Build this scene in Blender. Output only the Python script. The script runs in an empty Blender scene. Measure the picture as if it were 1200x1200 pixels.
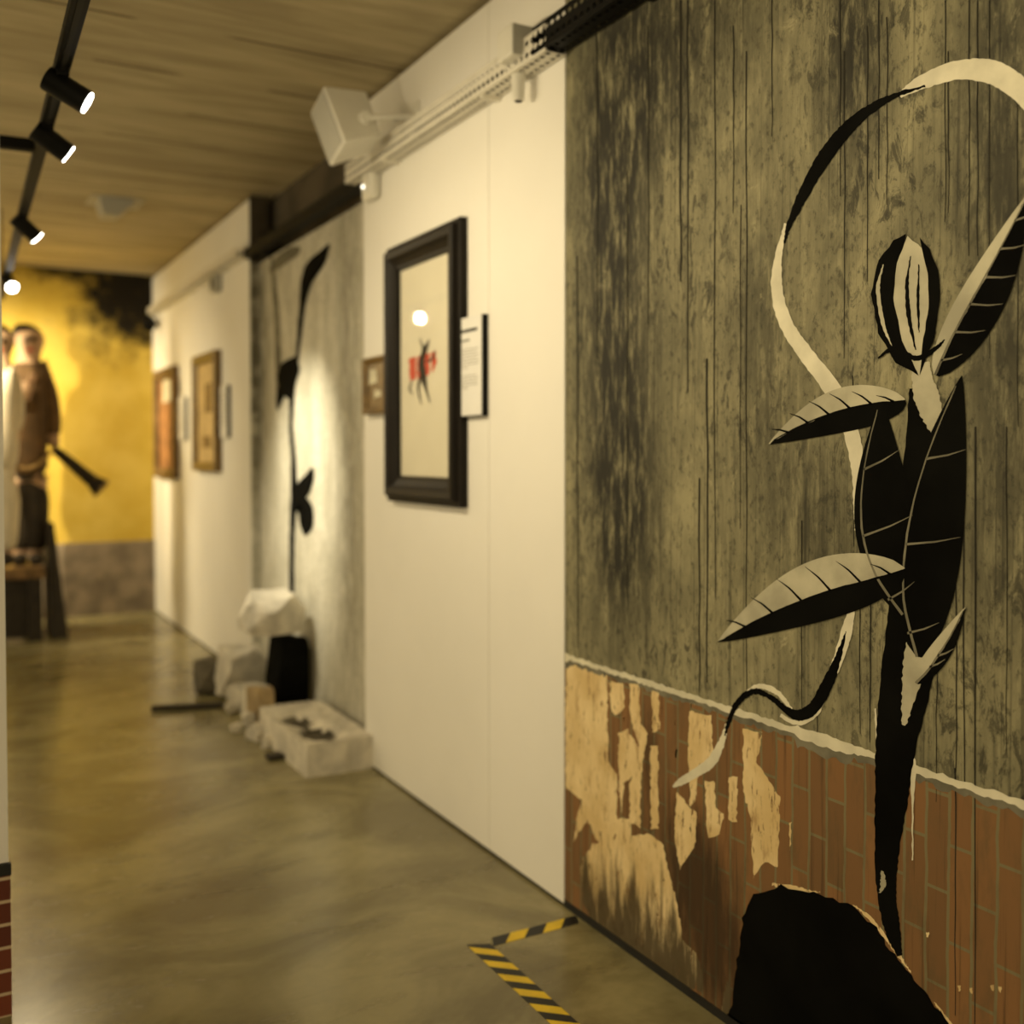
import bpy, bmesh, math, random
from mathutils import Vector, Matrix, Euler
from mathutils.geometry import tessellate_polygon
R = math.radians
S = bpy.context.scene
COL = S.collection

# ------------------------------------------------------------------ camera, world, exposure
CAM = Vector((-1.79, 0.0, 1.5)); YAW = R(29.25); PITCH = R(1.4); FPX = 1200.0; SHIFT = -0.0322
cd = bpy.data.cameras.new('camera'); cam = bpy.data.objects.new('camera', cd); COL.objects.link(cam)
cam.location = CAM; cam.rotation_euler = (R(90) - PITCH, 0, -YAW)
cd.sensor_width = 36; cd.sensor_height = 36; cd.lens = 36; cd.shift_y = SHIFT
cd.clip_start = 0.05
cd.dof.use_dof = True; cd.dof.focus_distance = 2.25; cd.dof.aperture_fstop = 1.5
S.camera = cam
S.view_settings.view_transform = 'Standard'; S.view_settings.look = 'None'
S.view_settings.gamma = 1.0; S.view_settings.use_curve_mapping = False
S.view_settings.exposure = 0.55
W = bpy.data.worlds.new('world'); S.world = W; W.use_nodes = True
W.node_tree.nodes['Background'].inputs[0].default_value = (1.0, 0.80, 0.47, 1)
W.node_tree.nodes['Background'].inputs[1].default_value = 0.86
LAMP_COL = (1.0, 0.82, 0.50)

CR = Euler((R(90) - PITCH, 0, -YAW)).to_matrix()
def ray(px, py):
    return CR @ Vector(((px - 600) / FPX, (600 - py) / FPX + SHIFT, -1.0))
def on(axis, val, px, py):                 # where the sight line meets a real plane of the room
    d = ray(px, py); t = (val - CAM[axis]) / d[axis]
    return CAM + d * t
def onX(px, py, x): return on(0, x, px, py)
def onY(px, py, y): return on(1, y, px, py)
def onZ(px, py, z): return on(2, z, px, py)

# ------------------------------------------------------------------ materials
def s2l(c):
    c /= 255.0
    return c / 12.92 if c <= 0.04045 else ((c + 0.055) / 1.055) ** 2.4
def rgb(r, g, b): return (s2l(r), s2l(g), s2l(b), 1)
class NT:
    def __init__(s, name):
        s.m = bpy.data.materials.new(name); s.m.use_nodes = True; s.t = s.m.node_tree
        s.b = s.t.nodes['Principled BSDF']; s._p = None
    def n(s, typ, **kw):
        n = s.t.nodes.new(typ)
        for k, v in kw.items():
            if k.startswith('i_'):
                s.put(n.inputs[k[2:]], v)
            else: setattr(n, k, v)
        return n
    def put(s, sock, v):
        if isinstance(v, bpy.types.NodeSocket): s.t.links.new(v, sock)
        else: sock.default_value = v
    def pos(s):
        if not s._p:
            s._p = s.n('ShaderNodeNewGeometry').outputs['Position']
        return s._p
    def obj(s): return s.n('ShaderNodeTexCoord').outputs['Object']
    def sc(s, v, k):                          # componentwise scale
        n = s.n('ShaderNodeVectorMath', operation='MULTIPLY'); s.put(n.inputs[0], v); n.inputs[1].default_value = k
        return n.outputs[0]
    def noise(s, v, scale, detail=4, rough=0.55, dist=0.0):
        n = s.n('ShaderNodeTexNoise'); s.put(n.inputs['Vector'], v)
        n.inputs['Scale'].default_value = scale; n.inputs['Detail'].default_value = detail
        n.inputs['Roughness'].default_value = rough; n.inputs['Distortion'].default_value = dist
        return n.outputs['Fac']
    def ramp(s, f, a, b):                      # smooth 0..1 between a and b
        n = s.n('ShaderNodeMapRange', interpolation_type='SMOOTHSTEP'); s.put(n.inputs[0], f)
        n.inputs[1].default_value = a; n.inputs[2].default_value = b
        return n.outputs[0]
    def math(s, op, a, b=0.0):
        n = s.n('ShaderNodeMath', operation=op); s.put(n.inputs[0], a); s.put(n.inputs[1], b)
        return n.outputs[0]
    def mix(s, f, a, b, mode='MIX'):
        n = s.n('ShaderNodeMix', data_type='RGBA', blend_type=mode)
        s.put(n.inputs[0], f); s.put(n.inputs[6], a); s.put(n.inputs[7], b)
        return n.outputs[2]
    def sep(s, v):
        n = s.n('ShaderNodeSeparateXYZ'); s.put(n.inputs[0], v); return n.outputs
    def comb(s, x, y, z):
        n = s.n('ShaderNodeCombineXYZ'); s.put(n.inputs[0], x); s.put(n.inputs[1], y); s.put(n.inputs[2], z)
        return n.outputs[0]
    def bump(s, h, strength=0.2, dist=0.01):
        n = s.n('ShaderNodeBump'); s.put(n.inputs['Height'], h)
        n.inputs['Strength'].default_value = strength; n.inputs['Distance'].default_value = dist
        s.t.links.new(n.outputs[0], s.b.inputs['Normal'])
    def done(s, col, rough=0.6, metal=0.0, spec=0.5):
        s.put(s.b.inputs['Base Color'], col); s.put(s.b.inputs['Roughness'], rough)
        s.b.inputs['Metallic'].default_value = metal; s.b.inputs['Specular IOR Level'].default_value = spec
        return s.m

def mottled(name, c, dark=0.8, scale=8, rough=0.6, metal=0.0, spec=0.4, bump=0.0):
    t = NT(name); n = t.noise(t.pos(), scale, 5)
    d = tuple(v * dark for v in c[:3]) + (1,)
    if bump: t.bump(t.noise(t.pos(), scale * 4, 4), bump, 0.01)
    return t.done(t.mix(t.ramp(n, 0.3, 0.7), d, c), rough, metal, spec)

M = {}
M['white_wall'] = mottled('painted_white_wall', (0.80, 0.78, 0.72, 1), 0.95, 1.5, 0.7, spec=0.25)
M['white_metal'] = mottled('white_lacquer_metal', (0.72, 0.69, 0.60, 1), 0.9, 9, 0.5)
M['white_plastic'] = mottled('white_plastic', (0.72, 0.70, 0.62, 1), 0.95, 9, 0.4)
M['grey_plastic'] = mottled('grey_plastic', (0.42, 0.41, 0.36, 1), 0.95, 9, 0.4)
M['black_metal'] = mottled('black_metal', (0.005, 0.005, 0.0045, 1), 0.8, 9, 0.55, spec=0.15)
M['black_rubber_gap'] = mottled('black_rubber_and_gap_shade', (0.012, 0.011, 0.008, 1), 0.6, 9, 0.7)
M['black_frame'] = mottled('black_lacquered_wood', (0.010, 0.007, 0.004, 1), 0.7, 14, 0.5, spec=0.18)
M['gold'] = mottled('antique_gold', (0.20, 0.12, 0.03, 1), 0.6, 20, 0.45, spec=0.5)
M['brown_wood'] = mottled('brown_wood', (0.22, 0.13, 0.05, 1), 0.5, 15, 0.5)
M['dark_wood'] = mottled('dark_wood', (0.03, 0.022, 0.012, 1), 0.5, 15, 0.6)
M['paper'] = mottled('print_paper', (0.72, 0.68, 0.54, 1), 0.95, 5, 0.8)
M['panel_white'] = mottled('panel_white', (0.74, 0.73, 0.70, 1), 0.96, 5, 0.6)
M['ink'] = mottled('black_ink', (0.02, 0.02, 0.018, 1), 0.6, 30, 0.8)
M['grey_ink'] = mottled('grey_print', (0.40, 0.39, 0.36, 1), 0.9, 30, 0.8)
M['red_ink'] = mottled('red_ink', (0.66, 0.10, 0.06, 1), 0.7, 60, 0.8)
M['cream_canvas'] = mottled('ochre_canvas', (0.62, 0.45, 0.20, 1), 0.75, 7, 0.8)
M['orange_canvas'] = mottled('orange_canvas', (0.42, 0.20, 0.07, 1), 0.55, 9, 0.8)
M['tape_yellow'] = mottled('tape_yellow', (0.84, 0.60, 0.02, 1), 0.85, 20, 0.45)
M['tape_black'] = mottled('tape_black', (0.006, 0.006, 0.005, 1), 0.8, 20, 0.45)
M['paint_black'] = mottled('black_stencil_paint', (0.0045, 0.0045, 0.0035, 1), 0.45, 5, 0.85, spec=0.04)
M['paint_pale'] = mottled('pale_stencil_paint', (0.50, 0.47, 0.34, 1), 0.62, 6, 0.8, spec=0.2)
M['paint_white'] = mottled('cream_brushed_paint', (0.70, 0.66, 0.50, 1), 0.75, 9, 0.8, spec=0.2)
M['paint_grey'] = mottled('grey_stencil_paint', (0.20, 0.185, 0.13, 1), 0.5, 8, 0.8, spec=0.2)
M['drip'] = mottled('dark_paint_drip', (0.024, 0.022, 0.015, 1), 0.5, 6, 0.8, spec=0.2)
M['brown_cloth'] = mottled('brown_cloth', (0.13, 0.075, 0.03, 1), 0.6, 9, 0.85)
M['dark_cloth'] = mottled('dark_cloth', (0.028, 0.020, 0.010, 1), 0.6, 9, 0.85)
M['pale_cloth'] = mottled('pale_cloth', (0.72, 0.64, 0.48, 1), 0.85, 6, 0.85)
M['skin'] = mottled('painted_skin', (0.55, 0.36, 0.22, 1), 0.85, 9, 0.6)
M['hair'] = mottled('dark_hair', (0.02, 0.012, 0.006, 1), 0.6, 20, 0.7)
M['rope'] = mottled('tan_rope', (0.50, 0.33, 0.12, 1), 0.6, 40, 0.8)
M['rubble'] = mottled('broken_concrete', (0.70, 0.65, 0.54, 1), 0.65, 9, 0.9, bump=0.5)
M['rubble_dark'] = mottled('sooty_concrete', (0.16, 0.14, 0.10, 1), 0.5, 9, 0.9, bump=0.5)
M['rubble_tan'] = mottled('tan_rubble', (0.46, 0.34, 0.18, 1), 0.6, 9, 0.9, bump=0.5)

def emit(name, col, k):
    t = NT(name); t.done((0.8, 0.8, 0.8, 1), 0.3)
    t.b.inputs['Emission Color'].default_value = col; t.b.inputs['Emission Strength'].default_value = k
    return t.m
M['lens'] = emit('lamp_lens', (1.0, 0.96, 0.86, 1), 14)
M['led'] = emit('led', (1.0, 0.95, 0.8, 1), 2.5)

def glass_mat():
    m = bpy.data.materials.new('picture_glass'); m.use_nodes = True; t = m.node_tree; t.nodes.clear()
    o = t.nodes.new('ShaderNodeOutputMaterial'); a = t.nodes.new('ShaderNodeBsdfTransparent')
    g = t.nodes.new('ShaderNodeBsdfGlossy'); g.inputs['Roughness'].default_value = 0.02
    x = t.nodes.new('ShaderNodeMixShader'); x.inputs[0].default_value = 0.035
    t.links.new(a.outputs[0], x.inputs[1]); t.links.new(g.outputs[0], x.inputs[2])
    t.links.new(x.outputs[0], o.inputs[0]); return m
M['glass'] = glass_mat()

def blob(t, o, cy, cz, sy, sz, ia=1, ib=2):
    a = t.math('DIVIDE', t.math('SUBTRACT', o[ia], cy), sy); b = t.math('DIVIDE', t.math('SUBTRACT', o[ib], cz), sz)
    q = t.math('ADD', t.math('MULTIPLY', a, a), t.math('MULTIPLY', b, b))
    return t.math('POWER', 2.718, t.math('MULTIPLY', q, -1.0))

def floor_mat():
    t = NT('polished_concrete_floor'); p = t.pos()
    big = t.noise(t.sc(p, (0.75, 1.0, 1)), 1.5, 5, 0.6, 1.2)
    sw = t.noise(t.sc(p, (1.0, 2.6, 1)), 1.8, 8, 0.68, 2.0)
    fine = t.noise(p, 30, 4)
    c = t.mix(t.ramp(big, 0.36, 0.64), rgb(112, 104, 72), rgb(150, 142, 104))
    c = t.mix(t.math('MULTIPLY', t.ramp(sw, 0.50, 0.76), 0.45), c, rgb(84, 74, 46))
    c = t.mix(t.math('MULTIPLY', t.ramp(t.noise(t.sc(p, (1.2, 4, 1)), 2.4, 8, 0.7, 1.5), 0.60, 0.80), 0.22), c, rgb(186, 176, 136))
    o = t.sep(p); q0 = onZ(270, 1055, 0); q1 = onZ(60, 1000, 0)
    bb = t.math('MAXIMUM', blob(t, o, q0.x, q0.y, .42, .26, 0, 1), t.math('MULTIPLY', blob(t, o, q1.x, q1.y, .4, .22, 0, 1), .8))
    bb = t.math('ADD', bb, t.math('MULTIPLY', t.math('SUBTRACT', t.noise(t.sc(p, (1, 2.2, 1)), 3.5, 7, .65), .5), .9))
    c = t.mix(t.math('MULTIPLY', t.ramp(bb, .2, .95), .55), c, rgb(78, 64, 36))
    c = t.mix(0.10, c, t.mix(fine, (0, 0, 0, 1), (1, 1, 1, 1)), 'OVERLAY')
    r = t.n('ShaderNodeMapRange'); t.put(r.inputs[0], sw); r.inputs[3].default_value = 0.14; r.inputs[4].default_value = 0.36
    t.bump(t.noise(p, 5, 3), 0.04, 0.01)
    return t.done(c, r.outputs[0], 0, 0.5)
M['floor'] = floor_mat()

def ceiling_mat():
    t = NT('board_marked_concrete_ceiling'); p = t.pos(); o = t.sep(p)
    n = t.noise(t.sc(p, (0.5, 3.0, 1)), 2.0, 6, 0.6, 0.5)
    g = t.noise(t.sc(p, (1.5, 30, 1)), 2.0, 3)
    c = t.mix(t.ramp(n, 0.3, 0.7), rgb(160, 148, 118), rgb(192, 180, 146))
    c = t.mix(t.math('MULTIPLY', t.ramp(g, 0.5, 0.75), 0.18), c, rgb(96, 84, 60))
    fr = t.math('FRACT', t.math('MULTIPLY', o[1], 1.9))
    seam = t.math('LESS_THAN', fr, 0.03)
    cut = t.ramp(t.noise(t.sc(p, (1.1, 1.9, 1)), 1.6, 2), 0.46, 0.52)
    c = t.mix(t.math('MULTIPLY', t.math('MULTIPLY', seam, cut), 0.85), c, rgb(52, 42, 26))
    t.bump(n, 0.25, 0.02)
    return t.done(c, 0.85, 0, 0.2)
M['ceiling'] = ceiling_mat()

def streak_concrete(name, lo, mid, hi, blobs, kk=1.0):
    t = NT(name); p = t.pos(); o = t.sep(p)
    st = t.noise(t.sc(p, (1, 9, 0.55)), 2.2, 7, 0.62)
    pat = t.noise(t.sc(p, (1, 2.2, 1.0)), 2.6, 7, 0.68, 0.4)
    gr = t.noise(t.sc(p, (1, 1.6, 1.0)), 38, 5, 0.7)
    line = t.noise(t.sc(p, (1, 60, 0.25)), 2.0, 3, 0.5)
    c = t.mix(t.ramp(pat, 0.34, 0.66), mid, hi)
    c = t.mix(t.math('MULTIPLY', t.ramp(st, 0.50, 0.74), 0.6 * kk), c, lo)
    c = t.mix(t.math('MULTIPLY', t.math('MULTIPLY', t.ramp(line, 0.53, 0.66), t.ramp(t.noise(t.sc(p, (1, 2.5, 0.8)), 2.5, 3), 0.4, 0.6)), 0.5 * kk), c, lo)
    c = t.mix(t.math('MULTIPLY', t.ramp(line, 0.44, 0.30), 0.12 * kk), c, hi)
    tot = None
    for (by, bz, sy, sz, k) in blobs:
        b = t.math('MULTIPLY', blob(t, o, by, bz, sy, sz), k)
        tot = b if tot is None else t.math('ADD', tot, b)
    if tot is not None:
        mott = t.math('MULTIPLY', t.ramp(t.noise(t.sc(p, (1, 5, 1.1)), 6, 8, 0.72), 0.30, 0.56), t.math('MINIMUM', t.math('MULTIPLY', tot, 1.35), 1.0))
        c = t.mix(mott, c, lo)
    c = t.mix(t.math('MULTIPLY', t.ramp(gr, 0.52, 0.68), 0.6), c, lo)
    gm = t.math('MULTIPLY', t.ramp(t.noise(t.sc(p, (1, 3.2, 1.4)), 9, 9, 0.75, 0.6), 0.50, 0.61), t.ramp(t.noise(t.sc(p, (1, 1.5, .7)), 1.9, 3), 0.38, 0.60))
    c = t.mix(t.math('MULTIPLY', gm, 0.72 * kk), c, lo)
    sc = t.math('MULTIPLY', t.ramp(t.noise(t.sc(p, (1, 1.3, 1)), 6, 9, 0.75, 0.8), 0.58, 0.70), t.ramp(t.noise(p, 2.2, 2), 0.48, 0.62))
    c = t.mix(t.math('MULTIPLY', sc, 0.5 * kk), c, rgb(186, 178, 140))
    t.bump(gr, 0.12, 0.005)
    return t.done(c, 0.72, 0, 0.3)

def mural_yz(px, py):
    p = onX(px, py, 0.006); return p.y, p.z
bl = []
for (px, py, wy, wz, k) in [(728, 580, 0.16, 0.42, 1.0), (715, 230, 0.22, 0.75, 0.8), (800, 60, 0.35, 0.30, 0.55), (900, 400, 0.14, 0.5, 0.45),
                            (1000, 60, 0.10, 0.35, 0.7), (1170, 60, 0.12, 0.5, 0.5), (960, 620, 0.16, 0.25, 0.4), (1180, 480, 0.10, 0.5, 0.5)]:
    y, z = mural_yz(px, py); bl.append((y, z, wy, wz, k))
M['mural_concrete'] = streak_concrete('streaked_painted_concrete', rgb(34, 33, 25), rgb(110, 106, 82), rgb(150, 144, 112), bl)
M['shaded_concrete'] = mottled('dark_unlit_concrete', (0.10, 0.08, 0.05, 1), 0.5, 4, 0.9, bump=0.3)  # shade above the recess rail, put into the concrete colour

def brick_mat(name, along_z, b1, b2, mort, rowh, bw, dirt=True, msize=0.006, axis=1):
    t = NT(name); p = t.pos(); o = t.sep(p)
    wob = t.math('MULTIPLY', t.math('SUBTRACT', t.noise(p, 9, 2), 0.5), 0.014)
    u = t.math('ADD', o[axis], wob)
    vec = t.comb(o[2], u, 0.0) if along_z else t.comb(u, o[2], 0.0)
    b = t.n('ShaderNodeTexBrick'); t.put(b.inputs['Vector'], vec)
    b.inputs['Color1'].default_value = b1; b.inputs['Color2'].default_value = b2; b.inputs['Mortar'].default_value = mort
    b.inputs['Scale'].default_value = 1.0; b.inputs['Mortar Size'].default_value = msize; b.inputs['Mortar Smooth'].default_value = 0.3
    b.inputs['Brick Width'].default_value = bw; b.inputs['Row Height'].default_value = rowh
    c = b.outputs['Color']
    if dirt:
        n = t.noise(t.sc(p, (1, 3.0, 0.9)), 5, 7, 0.7)
        c = t.mix(t.math('MULTIPLY', t.ramp(n, 0.47, 0.70), 0.55), c, rgb(92, 78, 52))
        c = t.mix(t.math('MULTIPLY', t.ramp(t.noise(t.sc(p, (1, 22, 0.5)), 3, 5, 0.6), 0.54, 0.70), 0.6), c, rgb(52, 38, 22))
    if dirt:
        tot = None
        for (px, py, sy, sz, k) in [(800, 1010, .12, .22, 1.), (845, 1110, .12, .30, 1.1), (760, 900, .06, .25, .8), (735, 1080, .22, .12, 1.1), (680, 960, .1, .2, .5)]:
            by, bz = mural_yz(px, py); b_ = t.math('MULTIPLY', blob(t, o, by, bz, sy, sz), k); tot = b_ if tot is None else t.math('ADD', tot, b_)
        f = t.math('ADD', tot, t.math('MULTIPLY', t.math('SUBTRACT', t.noise(t.sc(p, (1, 9, 1.6)), 3, 7, .68), .5), 1.6))
        c = t.mix(t.math('MULTIPLY', t.ramp(f, .35, 1.15), .8), c, rgb(44, 32, 18))
    return t.done(c, 0.75, 0, 0.25)
M['mural_brick'] = brick_mat('painted_upright_bricks', True, rgb(132, 96, 60), rgb(112, 84, 54), rgb(118, 110, 80), 0.055, 0.20, msize=0.004)
M['column_brick'] = brick_mat('dark_red_bricks', False, rgb(120, 62, 40), rgb(84, 44, 32), rgb(190, 170, 140), 0.062, 0.2, False, 0.005, 0)

def plaster_mat():
    t = NT('torn_cream_plaster'); p = t.pos(); o = t.sep(p)
    n = t.noise(t.sc(p, (1, 4, 1.2)), 7, 7, 0.7)
    c = t.mix(t.ramp(t.noise(p, 5, 5), 0.35, 0.7), rgb(204, 178, 126), rgb(230, 208, 160))
    c = t.mix(t.math('MULTIPLY', t.ramp(n, 0.52, 0.68), 0.6), c, rgb(146, 112, 70))
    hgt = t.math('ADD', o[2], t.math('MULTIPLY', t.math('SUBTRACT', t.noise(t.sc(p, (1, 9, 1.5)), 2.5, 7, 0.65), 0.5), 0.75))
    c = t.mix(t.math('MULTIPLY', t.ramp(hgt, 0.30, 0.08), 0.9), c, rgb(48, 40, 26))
    h1 = t.ramp(t.noise(t.sc(p, (1, 5.0, 1.3)), 9, 8, 0.72, 0.3), 0.60, 0.615)
    h2 = t.ramp(t.noise(t.sc(p, (1, 16, 1.6)), 5, 6, 0.7), 0.635, 0.65)
    m = t.done(c, 0.85, 0, 0.2)
    tr = t.n('ShaderNodeBsdfTransparent'); mx = t.n('ShaderNodeMixShader'); out = t.t.nodes['Material Output']
    t.put(mx.inputs[0], t.math('MAXIMUM', h1, h2)); t.t.links.new(t.b.outputs[0], mx.inputs[1]); t.t.links.new(tr.outputs[0], mx.inputs[2])
    t.t.links.new(mx.outputs[0], out.inputs['Surface'])
    return m
M['plaster'] = plaster_mat()

def end_wall_mat():
    t = NT('yellow_end_wall'); p = t.pos(); o = t.sep(p)
    c = t.mix(t.ramp(t.noise(p, 3, 5), 0.3, 0.7), rgb(192, 164, 66), rgb(208, 182, 88))
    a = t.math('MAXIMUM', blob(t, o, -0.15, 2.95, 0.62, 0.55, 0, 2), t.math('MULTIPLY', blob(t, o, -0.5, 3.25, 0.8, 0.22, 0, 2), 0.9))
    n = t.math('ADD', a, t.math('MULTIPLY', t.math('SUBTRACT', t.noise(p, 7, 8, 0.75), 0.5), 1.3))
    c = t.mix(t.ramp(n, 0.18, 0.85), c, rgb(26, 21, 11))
    return t.done(c, 0.8, 0, 0.2)
M['end_wall'] = end_wall_mat()
M['end_dado'] = mottled('brown_grey_render', (0.30, 0.24, 0.17, 1), 0.5, 5, 0.8, bump=0.3)

# ------------------------------------------------------------------ mesh helpers
def link(name, me, mats, parent=None, loc=None):
    o = bpy.data.objects.new(name, me); COL.objects.link(o)
    for m in (mats if isinstance(mats, (list, tuple)) else [mats]): me.materials.append(M[m])
    if parent:
        o.parent = parent
        o.matrix_parent_inverse = Matrix.Translation(-parent.location) if parent.type == 'EMPTY' and not any(parent.rotation_euler) else Matrix()
    if loc: o.location = loc
    return o
def build(name, bm, mats, parent=None, smooth=False, bevel=0.0, seg=2):
    if bevel:
        bmesh.ops.bevel(bm, geom=[e for e in bm.edges if e.calc_face_angle(0) > 0.5], offset=bevel, segments=seg, affect='EDGES', profile=0.6)
    me = bpy.data.meshes.new(name); bm.normal_update(); bm.to_mesh(me); bm.free()
    if smooth:
        for p in me.polygons: p.use_smooth = True
    return link(name, me, mats, parent)
def thing(name, label, cat, loc=(0, 0, 0), group=None):
    o = bpy.data.objects.new(name, None); COL.objects.link(o); o.location = loc; o.empty_display_size = 0.05
    return tag(o, label, cat, group)
def tag(o, label, cat, group=None):
    o['label'] = label; o['category'] = cat
    if group: o['group'] = group
    return o
def struct(o): o['kind'] = 'structure'; return o
def box(bm, a, b, mat=0, mtx=None):
    r = bmesh.ops.create_cube(bm, size=1.0); vs = r['verts']
    for v in vs:
        v.co = Vector([(a[i] + b[i]) / 2 + v.co[i] * abs(b[i] - a[i]) for i in range(3)])
        if mtx: v.co = mtx @ v.co
    for f in {f for v in vs for f in v.link_faces}: f.material_index = mat
    return vs
def bx(a, b):
    bm = bmesh.new(); box(bm, a, b); return bm
def tube(bm, p, q, r0, r1=None, seg=16, cap=True):
    p, q = Vector(p), Vector(q); r1 = r0 if r1 is None else r1
    d = q - p; rot = d.to_track_quat('Z', 'Y').to_matrix().to_4x4()
    bmesh.ops.create_cone(bm, cap_ends=cap, segments=seg, radius1=r0, radius2=r1, depth=d.length,
                          matrix=Matrix.Translation((p + q) / 2) @ rot)
def polyline_tube(bm, pts, r, seg=8):
    for a, b in zip(pts, pts[1:]): tube(bm, a, b, r, seg=seg)
def catmull(pts, n=8):
    out = []
    P = [pts[0]] + list(pts) + [pts[-1]]
    for i in range(1, len(P) - 2):
        for k in range(n):
            t = k / n
            out.append(tuple(0.5 * (2 * P[i][j] + (P[i + 1][j] - P[i - 1][j]) * t + (2 * P[i - 1][j] - 5 * P[i][j] + 4 * P[i + 1][j] - P[i + 2][j]) * t * t
                                    + (3 * P[i][j] - P[i - 1][j] - 3 * P[i + 1][j] + P[i + 2][j]) * t ** 3) for j in range(len(P[0]))))
    out.append(tuple(pts[-1])); return out

# painted shapes that lie on the wall: outlines in (y, z) of the wall
def wall_poly(bm, pts, x, mat=0):
    tris = tessellate_polygon([[Vector((p[0], p[1], 0)) for p in pts]])
    vs = [bm.verts.new((x, p[0], p[1])) for p in pts]
    for t in tris:
        try: f = bm.faces.new([vs[i] for i in t]); f.material_index = mat
        except ValueError: pass
    for f in bm.faces:
        f.normal_update()
        if f.normal.x > 0: f.normal_flip()
def rag(pts, amp, step, seed=0, stretch=1.0):        # ragged, torn outline
    rnd = random.Random(seed); out = []
    for i, a in enumerate(pts):
        b = pts[(i + 1) % len(pts)]; L = math.dist(a, b); n = max(1, int(L / step))
        for k in range(n):
            t = k / n
            out.append((a[0] + (b[0] - a[0]) * t + rnd.uniform(-amp, amp), a[1] + (b[1] - a[1]) * t + rnd.uniform(-amp, amp) * stretch))
    return out
def ribbon(ctrl, n=10, amp=0.0, seed=1):              # ctrl: (u, v, half-width)
    rnd = random.Random(seed); c = catmull(ctrl, n); L, Rr = [], []
    for i, q in enumerate(c):
        a = c[max(0, i - 1)]; b = c[min(len(c) - 1, i + 1)]
        dx, dy = b[0] - a[0], b[1] - a[1]; l = math.hypot(dx, dy) or 1e-6
        nx, ny = -dy / l, dx / l; w = max(q[2], 1e-5)
        L.append((q[0] + nx * (w + rnd.uniform(-amp, amp)), q[1] + ny * (w + rnd.uniform(-amp, amp))))
        Rr.append((q[0] - nx * (w + rnd.uniform(-amp, amp)), q[1] - ny * (w + rnd.uniform(-amp, amp))))
    return L + Rr[::-1]
def fill_strip(bm, poly, x, mat=0):
    n = len(poly) // 2; vs = [bm.verts.new((x, p[0], p[1])) for p in poly]
    for i in range(n - 1):
        f = bm.faces.new((vs[i], vs[i + 1], vs[2 * n - 2 - i], vs[2 * n - 1 - i])); f.material_index = mat
        f.normal_update()
        if f.normal.x > 0: f.normal_flip()

# ------------------------------------------------------------------ the setting
Z_C = 3.19; Y_END = 10.19
Y_A = onX(661, 600, 0).y      # near edge of the white wall
Y_B = onX(428, 800, 0).y      # recess begins
Y_C = onX(294, 600, 0).y      # recess ends
Y_S = onX(573, 800, 0).y      # joint between two sheets
RD = 0.13; RW = 0.16
struct(build('floor', bx((-4.2, -3.2, -0.1), (0.4, Y_END + 0.2, 0)), 'floor'))
struct(build('ceiling', bx((-4.2, -3.2, Z_C), (0.4, Y_END + 0.2, Z_C + 0.15)), 'ceiling'))
struct(build('wall_right', bx((RW, -3.2, 0), (0.4, Y_END + 0.2, Z_C)), 'shaded_concrete'))
struct(build('wall_end', bx((-4.2, Y_END, 0), (RW, Y_END + 0.2, Z_C)), 'end_wall'))
struct(build('baseboard_end', bx((-3.5, Y_END - 0.03, 0), (0.0, Y_END, onY(120, 635, Y_END).z)), 'end_dado'))
for nm, ya, yb in (('wall_right_sheet', Y_A, Y_S - 0.0015), ('wall_right_sheet_joint', Y_S + 0.0015, Y_B), ('wall_right_far', Y_C, Y_END)):
    struct(build(nm, bx((0.0, ya, 0.012), (RD, yb, Z_C - 0.025)), 'white_wall', bevel=0.001, seg=1))
for nm, ya, yb in (('gap_shade_right', Y_A, Y_B), ('gap_shade_right_far', Y_C, Y_END - 0.03)):
    struct(build(nm, bx((0.004, ya, 0), (RD, yb, 0.012)), 'black_rubber_gap'))  # shade of the gap below the sheets, put in as a black strip
# near left partition: only its front corner shows
pc = onZ(12, 1188, 0)
struct(build('wall_left', bx((-4.2, pc.y, 0.0), (pc.x, pc.y + 0.28, Z_C)), 'white_wall'))
zt = onY(6, 1014, pc.y - 0.02)
d = struct(build('baseboard_left', bx((-4.2, pc.y - 0.012, 0), (pc.x + 0.004, pc.y, zt.z - 0.03)), 'column_brick'))
struct(build('trim_left', bx((-4.2, pc.y - 0.016, zt.z - 0.03), (pc.x + 0.006, pc.y, zt.z)), 'black_rubber_gap'))

# ------------------------------------------------------------------ mural beside the camera
XM = 0.006
def mp(px, py, x=XM): p = onX(px, py, x); return (p.y, p.z)
def mps(l): return [mp(*q) for q in l]
ZD = (mp(663, 772)[1] + mp(1195, 934)[1]) / 2          # top of the brick dado
Y_N = -1.4
mural = thing('mural', 'large near mural of a black and pale plant on streaked concrete above bricks', 'mural', (XM, 1.6, 0))
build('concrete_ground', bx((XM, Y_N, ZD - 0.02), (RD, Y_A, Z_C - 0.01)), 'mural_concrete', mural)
build('brick_dado', bx((XM - 0.001, Y_N, 0.024), (RD, Y_A, ZD - 0.02)), 'mural_brick', mural)
build('base_gap', bx((XM - 0.005, Y_N, 0), (RD, Y_A - .002, 0.024)), 'black_rubber_gap', mural)
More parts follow.
